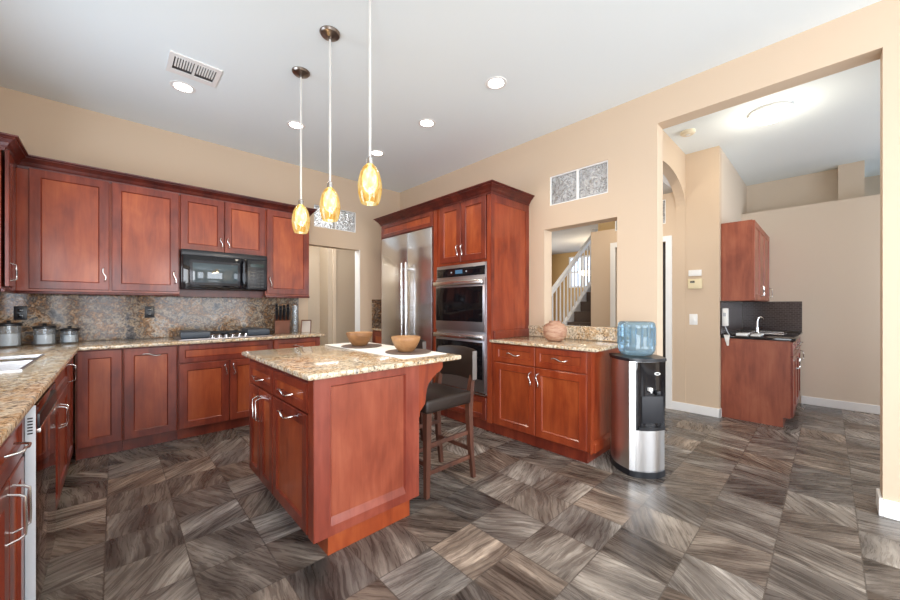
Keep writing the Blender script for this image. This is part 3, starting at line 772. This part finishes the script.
# ---- recessed lights, vent
def can(x, y, label, z=H):
    p = thing('recessed_light', label, 'ceiling light', (x, y, z), 0, 'recessed ceiling lights')
    B().lathe([(.060, -.001), (.066, -.006), (.084, -.005), (.088, -.0005), (.060, -.0005)], seg=36).go('trim_ring', WHITE, p)
    B().lathe([(.001, -.003), (.060, -.003), (.060, -.0008), (.001, -.0008)], seg=32).go('lens', LENS, p)
    lamp('can_light', 'SPOT', (x, y, z - .03), 15, (1, .87, .70), .07, spot=2.5)
can(.412, 3.656, 'recessed ceiling light beside the air vent')
can(1.321, 3.647, 'recessed ceiling light behind the leftmost pendant rod')
can(2.259, 3.655, 'recessed ceiling light deepest in the corner, right of the nearest pendant rod')
can(2.249, 2.719, 'recessed ceiling light above the refrigerator side of the island')
can(2.255, 1.848, 'recessed ceiling light nearest to the pass-through wall, rightmost of the kitchen ones')
for x, y in ((2.0, -.9), (.4, -.9), (.4, -2.5), (2.0, -2.5)): can(x, y, 'unseen recessed ceiling light added behind the viewpoint')  # extra cans out of view, added for their light
av = thing('air_vent', 'square white ceiling air vent with two rows of louvres', 'air vent', (.445, 3.33, H))
B().grid([-.16, .16], [-.14, .14], [(-.13, -.008, -.10, .085), (.008, .13, -.10, .085)], -.010, -.0005, 'z').go('frame', WHITE, av, smooth=False)
B().box(-.14, .14, -.12, .12, -.0008, -.0002).go('backing', BLACKP, av, smooth=False)
b = B()
for side in (-1, 1):
    for k in range(7):
        xx = side * (.012 + .016 * k + .008); b.box(xx - .0045, xx + .0045, -.10, .03, -.012, -.001)
b.go('louvres', WHITE, av, smooth=False)

# ---- cooktop
ck = thing('gas_cooktop', 'built-in gas cooktop with black side covers and silver front knobs', 'cooktop', (.835, 4.33, CT1 + .0015))
B().box(-.405, .405, -.235, .23, 0, .012, bev=.004).go('tray', STEEL2, ck)
for x0, x1 in ((-.385, -.155), (.175, .385)):
    B().prism([(x0, -.19), (x1, -.19), (x1 - .03, .20), (x0 + .03, .20)], .012, .080, 'z', bev=.014).go('burner_cover', SLATEP, ck)
b = B()
for x in (-.09, .03, .13): b.tube([(x, -.12, .05), (x, .20, .05)], .006, 8)
for y in (-.10, .04, .19): b.tube([(-.14, y, .05), (.165, y, .05)], .006, 8)
b.go('grate', BLACKM, ck)
B().lathe([(.045, .012), (.05, .02), (.03, .035), (.01, .036)], (.02, .07, 0), 20).go('burner', BLACKM, ck)
for k in range(6):
    B().lathe([(.0165, .012), (.0165, .034), (.012, .040), (.001, .040)], (-.135 + k * .058, -.19, 0), 14).go('knob', CHROME, ck)

# ---- knife block
kb = thing('knife_block', 'dark wooden knife block with black-handled knives by the cooktop', 'knife block', (1.45, 4.45, CT1 + .001), -.25)
B().loops([[(-.08, -.07, 0), (.08, -.07, 0), (.08, .08, 0), (-.08, .08, 0)], [(-.08, -.09, .15), (.08, -.09, .15), (.08, .05, .22), (-.08, .05, .22)]]).go('block', KNIFEW, kb, smooth=False)
for i in range(4):
    for j in range(3):
        x = -.060 + i * .040; y = -.06 + j * .042; z = .163 + j * .022
        h = .115 + .012 * ((i + j) % 3)
        k = B().tube([(x, y, z), (x, y - .02, z + .03), (x, y - .055, z + h)], [.010, .013, .014], 8, flat=1.3).go('knife_handle', BLACKP, kb)
# ---- glass vase, frame at the end of the counter
tag(B().lathe([(.036, 0), (.036, .33), (.033, .33), (.033, .012), (.001, .012)], (0, 0, 0), 28).go('glass_vase', GLASSC, loc=(1.625, 4.52, CT1 + .001)), 'tall clear glass cylinder standing right of the knife block', 'vase')
pf = thing('easel_frame', 'small tilted frame on a stand at the doorway end of the counter', 'frame', (1.735, 4.46, CT1 + .001), -.5)
b = B().loops([[(-.05, 0, 0), (.05, 0, 0), (.05, .006, 0), (-.05, .006, 0)], [(-.05, .05, .135), (.05, .05, .135), (.05, .056, .135), (-.05, .056, .135)]])
b.go('panel', mat('dull_print', (.45, .40, .36), .4), pf, smooth=False)
b = B().tube([(.055, -.004, 0), (.055, .05, .145)], .006, 8).tube([(-.055, -.004, 0), (-.055, .05, .145)], .006, 8).tube([(-.055, .05, .145), (.055, .05, .145)], .006, 8); b.go('border', KNIFEW, pf)

# ---- canisters, outlets
def canister(x, y, r, h, label):
    c = thing('glass_canister', label, 'canister', (x, y, CT1 + .001), 0, 'glass canisters with black lids')
    B().lathe([(r * .97, 0), (r, .006), (r, h), (r - .004, h), (r - .004, .01), (.001, .008)], seg=32).go('jar', GLASSC, c)
    B().lathe([(.001, 0), (r - .006, 0), (r - .006, h * .55), (.001, h * .55)], (0, 0, .011), 28).go('contents', mat('flour_white', (.70, .72, .74), .9), c)
    B().lathe([(r + .004, h), (r + .004, h + .018), (r - .004, h + .023), (.013, h + .025), (.010, h + .034), (.016, h + .042), (.001, h + .046)], seg=32).go('lid', BLACKP, c)
canister(-.612, 4.46, .068, .165, 'tallest glass canister at the left picture edge, black lid')
canister(-.425, 4.49, .064, .135, 'middle-sized glass canister with black lid, second from the left')
canister(-.285, 4.55, .056, .105, 'smallest glass canister with black lid, rightmost of three')
def outlet(x, z, label, m1, m2, w_=.075, h=.115):
    o = thing('wall_outlet', label, 'outlet', (x, YW - .0225, z), 0)
    pl = B().box(-w_ / 2, w_ / 2, -.006, 0, -h / 2, h / 2, bev=.002).go('cover_plate', m1, o)
    for zz in (-.022, .022):
        B().box(-.016, .016, -.009, -.005, zz - .014, zz + .014, bev=.002).go('socket', m2, o)
outlet(-.575, 1.185, 'black double outlet above the glass canisters', BLACKP, BLACKG)
outlet(.255, 1.185, 'black outlet on the granite left of the cooktop', BLACKP, BLACKG)

# ---- vase on the right worktop
tag(B().lathe([(.001, 0), (.055, 0), (.075, .012), (.100, .05), (.108, .09), (.102, .13), (.080, .158), (.052, .170), (.050, .180), (.056, .187), (.046, .187), (.042, .17), (.06, .15), (.001, .10)], seg=44)
    .go('clay_vase', CLAY, loc=(2.955, 1.725, CT1 + .001), angle=2), 'round terracotta clay pot on the worktop below the pass-through', 'vase')

# ---- water cooler
wc = thing('water_cooler', 'black and stainless bottle water cooler standing beside the base cabinet', 'water cooler', (2.930, 1.008, 0), math.radians(-42))
wc.scale = (.97, .97, .985)
# local: front = -y ; body width .30 (x), depth .38 (y)
def plan(w_, y0, y1, bow, n=14):
    pts = []
    for i in range(n + 1):
        s = -1 + 2 * i / n; pts.append((s * w_ / 2, y0 - bow * (1 - abs(s) ** 2.2)))
    for i in range(1, 7): pts.append((w_ / 2 + .035 * math.sin(PI * i / 7), y0 + (y1 - y0) * i / 7))
    pts.append((w_ / 2, y1)); pts.append((-w_ / 2, y1))
    for i in range(6, 0, -1): pts.append((-w_ / 2 - .035 * math.sin(PI * i / 7), y0 + (y1 - y0) * i / 7))
    return pts
B().prism(plan(.275, -.145, .165, .045), 0, .045, 'z', bev=.004).go('base', BLACKP, wc)
B().prism(plan(.27, -.135, .16, .035), .045, .852, 'z').go('cabinet', STEELV, wc)
def front(w0, w1, z0, z1, y0, bow, t_=.012, off=0.0):
    """curved front panel between two x positions"""
    n = 12; r0 = []; r1 = []
    def Y(x): return y0 - bow * (1 - abs(x / .135) ** 2.2)
    rings = []
    for i in range(n + 1):
        x = w0 + (w1 - w0) * i / n
        rings.append([(x, Y(x) - off, z0), (x, Y(x) - off, z1), (x, Y(x) + t_, z1), (x, Y(x) + t_, z0)])
    return B().loops(rings)
front(-.095, .133, .045, .345, -.135, .035, off=.004).go('lower_panel', STEELV, wc)
front(-.095, .133, .345, .848, -.135, .035, off=.006).go('tap_panel', BLACKG, wc)
B().box(-.06, .10, -.178, -.170, .40, .60, bev=.006).go('tap_recess', BLACKM, wc)
front(-.085, .125, .350, .372, -.135, .035, off=.025, t_=.0).go('drip_tray', BLACKP, wc)
B().box(-.02, .01, -.20, -.17, .64, .665, bev=.004).tube([(-.005, -.19, .65), (-.005, -.205, .63)], .006, 8).go('white_tap', WPL, wc)
B().box(.04, .07, -.20, -.17, .61, .64, bev=.004).go('black_tap', BLACKP, wc)
b = B(); n = 20
rings = [[(.055 + .022 * math.cos(2 * PI * k / n), -.172 - d, .765 + .011 * math.sin(2 * PI * k / n)) for k in range(n)] for d in (0, .008)]
b.loops(rings); rings = [[(.055 + .015 * math.cos(2 * PI * k / n), -.1815 , .765 + .006 * math.sin(2 * PI * k / n)) for k in range(n)], [(.055 + .015 * math.cos(2 * PI * k / n), -.1805, .765 + .006 * math.sin(2 * PI * k / n)) for k in range(n)]]
b.loops(rings, mi=1); b.go('oval_badge', [WPL, BLACKP], wc)
B().prism(plan(.285, -.15, .17, .045), .852, .876, 'z', bev=.006).go('top_rim', BLACKP, wc)
B().lathe([(.018, 0), (.018, .012), (.001, .012)], (-.0, .165, .15), 12).go('rear_foot', WPL, wc)
jg = thing('water_bottle', 'blue translucent five-gallon bottle upside down on the water cooler', 'water bottle', (2.925, 1.012, .864))
jg.scale = (.97, .97, .97)
b = B(); pr = [(.001, .012), (.06, .002), (.105, .008), (.125, .03), (.134, .055)]
pr += [(.134, .08), (.130, .09), (.130, .205), (.134, .215), (.134, .240), (.130, .257), (.118, .268), (.08, .262), (.001, .258)]
b.lathe(pr, seg=40).go('bottle', JUG, jg, angle=1.2)
b = B()
for k in range(20):
    a = 2 * PI * k / 20; b.tube([(.1345 * math.cos(a), .1345 * math.sin(a), .085), (.1345 * math.cos(a), .1345 * math.sin(a), .225)], .003, 6)
b.go('ribs', JUG, jg)

# ---- wall devices in the side room
def device(name, label, cat, y, z, w_, h, d, m1):
    o = thing(name, label, cat, (X2, y, z))
    B().box(-d, -.0005, -w_ / 2, w_ / 2, -h / 2, h / 2, bev=.004).go('housing', m1, o)
    return o
o = device('thermostat', 'cream thermostat with small display on the wall past the opening', 'thermostat', 1.055, 1.503, .135, .115, .03, CREAM)
B().box(-.032, -.029, -.0, .045, .01, .035).go('display', mat('lcd', (.08, .07, .04), .2), o)
device('wall_sensor', 'flat white box mounted just above the cream thermostat', 'sensor', 1.055, 1.628, .125, .07, .03, WPL)
o = device('light_switch', 'white light switch below the thermostat', 'light switch', 1.073, 1.09, .08, .125, .007, WPL)
B().box(-.011, -.006, -.016, .016, -.033, .033, bev=.002).go('rocker', WPL, o)
# ceiling lamp and smoke detector
dl = thing('ceiling_lamp', 'glowing white flush dome light on the side room ceiling', 'ceiling light', (4.37, .363, H - .02))
B().lathe([(.155, 0), (.155, -.02), (.135, -.028)], seg=40).go('base_ring', WHITE, dl)
B().lathe([(.145, -.022), (.140, -.05), (.11, -.08), (.06, -.096), (.001, -.10)], seg=40).go('dome', DOMEL, dl, angle=2)
lamp('dome_light', 'POINT', (4.37, .363, H - .30), 6, (1, .90, .74), .13)
sd = thing('smoke_detector', 'small round smoke detector on the side room ceiling', 'smoke detector', (4.28, .984, H - .02))
B().lathe([(.065, 0), (.065, -.022), (.05, -.034), (.001, -.036)], seg=32).go('housing', mat('aged_white_plastic', (.74, .66, .50), .4), sd)
B().lathe([(.02, -.036), (.02, -.040), (.001, -.041)], seg=16).go('test_button', WPL, sd)

# ---- wet bar (faces -y)
XB0, XB1, YBF = 4.985, X3 - .004, .24
wb = thing('base_cabinet', 'wet bar base cabinet in the side room with plain cherry side', 'cabinet', (XB0, YBF, 0))
WB = XB1 - XB0
B().prism([(.02, .0), (.59 - .005, .0), (.59 - .005, .885), (.02, .885)], 0, .018, 'x') .go('side_panel', BAR_S, wb, smooth=False) if False else None
B().prism([(.075, 0), (.585, 0), (.585, .885), (.02, .885), (.02, .10), (.075, .10)], 0, .02, 'x').go('side_panel', BAR_S, wb, smooth=False)
B().box(.02, WB, .022, .585, .10, .885).box(.02, WB, .075, .095, 0, .10).go('body', CH_S, wb, smooth=False)
n = 3
for i in range(n):
    a = .01 + (WB - .02) * i / n; e = .01 + (WB - .02) * (i + 1) / n - .006
    shaker(wb, a, e, .73, .875, fr=.04, name='drawer'); pull(wb.children[-1], (a + e) / 2, .80, vert=False)
    shaker(wb, a, e, .11, .722); pull(wb.children[-1], e - .03 if i % 2 == 0 else a + .03, .62)
tag(B().box(XB0 - .012, XB1, YBF - .02, .828, .888, .915, bev=.003).go('countertop', mat('black_granite', (.012, .012, .014), .08)), 'black polished worktop on the wet bar', 'countertop')
tag(B().box(XB0 - .04, X3 - .012, .819, .829, .917, 1.30).go('tile_backsplash', MOS, smooth=False), 'dark mosaic tile backsplash behind the wet bar faucet', 'backsplash')
tag(B().box(X3 - .010, X3 - .001, .225, .818, .917, 1.305).go('tile_backsplash', MOS, smooth=False), 'dark mosaic tile splash on the end wall beside the wet bar', 'backsplash')
wu = thing('wall_cabinet', 'wet bar wall cabinet hung high in the side room', 'cabinet', (XB0, .535, 0))
B().box(0, WB - .004, .02, .290, 1.305, 2.175).go('body', BAR_S, wu, smooth=False)
for i in range(3):
    a = .004 + (WB - .012) * i / 3; e = .004 + (WB - .012) * (i + 1) / 3 - .005
    shaker(wu, a, e, 1.312, 2.168, mats=[BAR_S, CH_P]); pull(wu.children[-1], e - .03 if i % 2 == 0 else a + .03, 1.42)
fa = thing('bar_faucet', 'chrome gooseneck faucet on the black wet bar worktop', 'faucet', (5.50, .57, .916))
B().lathe([(.024, 0), (.024, .02), (.016, .028), (.014, .08), (.001, .082)], seg=18).go('base', CHROME, fa)
pts = [(0, 0, .03), (0, 0, .14)] + [(.045 - .045 * math.cos(a), -.03 * (1 - math.cos(a)) * .8, .14 + .06 * math.sin(a)) for a in [PI * k / 10 for k in range(1, 9)]]
B().tube(pts, .009, 10).go('spout', CHROME, fa)
B().tube([(0, 0, .06), (.0, -.05, .075)], .006, 8).go('lever', CHROME, fa)
bs = thing('bar_sink', 'small stainless drop-in sink in the wet bar worktop', 'sink', (5.85, .52, .9155))
b = B(); b.grid([-.2, .2], [-.17, .17], [(-.18, .18, -.15, .15)], 0, .006, 'z'); b.go('rim', STEEL, bs, smooth=False)
B().box(-.179, .179, -.149, .149, .0005, .0015).go('basin', STEEL2, bs, smooth=False)
tag(B().box(5.02, 5.20, .60, .70, .916, .945, bev=.004).go('white_box', WPL), 'long white box lying on the wet bar worktop', 'box')
tag(B().box(5.05, 5.42, .50, .58, .916, .934, bev=.003).go('white_tray', WPL), 'low white tray in front of the box on the wet bar', 'tray')
ph = thing('wall_phone', 'white plugged-in charger at the left end of wet bar backsplash', 'charger', (5.02, .80, 1.12))
B().box(-.05, .02, -.035, .017, -.10, .10, bev=.008).go('housing', WPL, ph)
B().box(-.052, -.048, -.02, .005, .01, .05).go('socket', GREY, ph)
B().tube([(-.03, -.01, -.10), (-.04, -.03, -.16), (-.035, -.05, -.20)], .005, 8).go('cord', GREY, ph)
b = B(); rings = []
for i in range(9):
    f = i / 8; z = .925 - f * .12; wv = .006 * math.sin(f * 9)
    rings.append([(4.966 + wv, .745 + .01 * f, z), (4.968 + wv * .5, .80 - .03 * f, z), (4.960 + wv * .5, .80 - .03 * f, z), (4.958 + wv, .745 + .01 * f, z)])
tag(b.loops(rings).go('dish_towel', CLOTH), 'crumpled white towel hanging over the left end of wet bar worktop', 'towel')

# ---- staircase seen through the pass-through
st = thing('staircase', 'carpeted staircase with white balustrade seen through the pass-through', 'staircase', (0, 0, 0))
RISE, RUN = .165, .22
for k in range(-5, 7):
    x = 5.246 + RUN * k; z = .992 + RISE * k
    B().box(x, x + RUN + .02, 2.262, 2.845, max(z - RISE, 0), z, bev=.006).go('step', CARPET, st, smooth=False)
sl = RISE / RUN
def zr(x): return 1.515 + sl * (x - 4.87)
x0, x1 = 4.25, 6.26
B().prism([(x0, zr(x0) - .80), (x1, zr(x1) - .80), (x1, zr(x1) - .98), (x0, zr(x0) - .98)], 2.85, 2.92, 'y').go('stringer', WHITE, st, smooth=False)
B().prism([(x0, zr(x0)), (x1, zr(x1)), (x1, zr(x1) - .065), (x0, zr(x0) - .065)], 2.855, 2.915, 'y').go('handrail', WHITE, st, smooth=False)
B().box(x1 - .02, x1 + .08, 2.845, 2.925, zr(x1) - .98, zr(x1) + .08, bev=.006).go('newel', WHITE, st)
k = 0; x = x0 + .05
while x < x1 - .05:
    B().tube([(x, 2.885, zr(x) - .80), (x, 2.885, zr(x) - .68), (x, 2.885, zr(x) - .5), (x, 2.885, zr(x) - .06)], [.014, .017, .012, .010], 8).go('baluster', WHITE, st); x += .115
fl = thing('foyer_pendant', 'glowing white dish pendant in the foyer behind the stair balustrade', 'pendant light', (7.6, 3.62, 2.72))
B().tube([(0, 0, 0), (0, 0, -.76)], .008, 8).go('rod', BRONZE, fl)
B().lathe([(.20, -.70), (.18, -.76), (.10, -.80), (.001, -.81), (.001, -.72)], seg=30).go('dish', DOMEL, fl)
lamp('foyer_lamp', 'POINT', (7.6, 3.6, 2.2), 12, (1, .85, .62), .1)
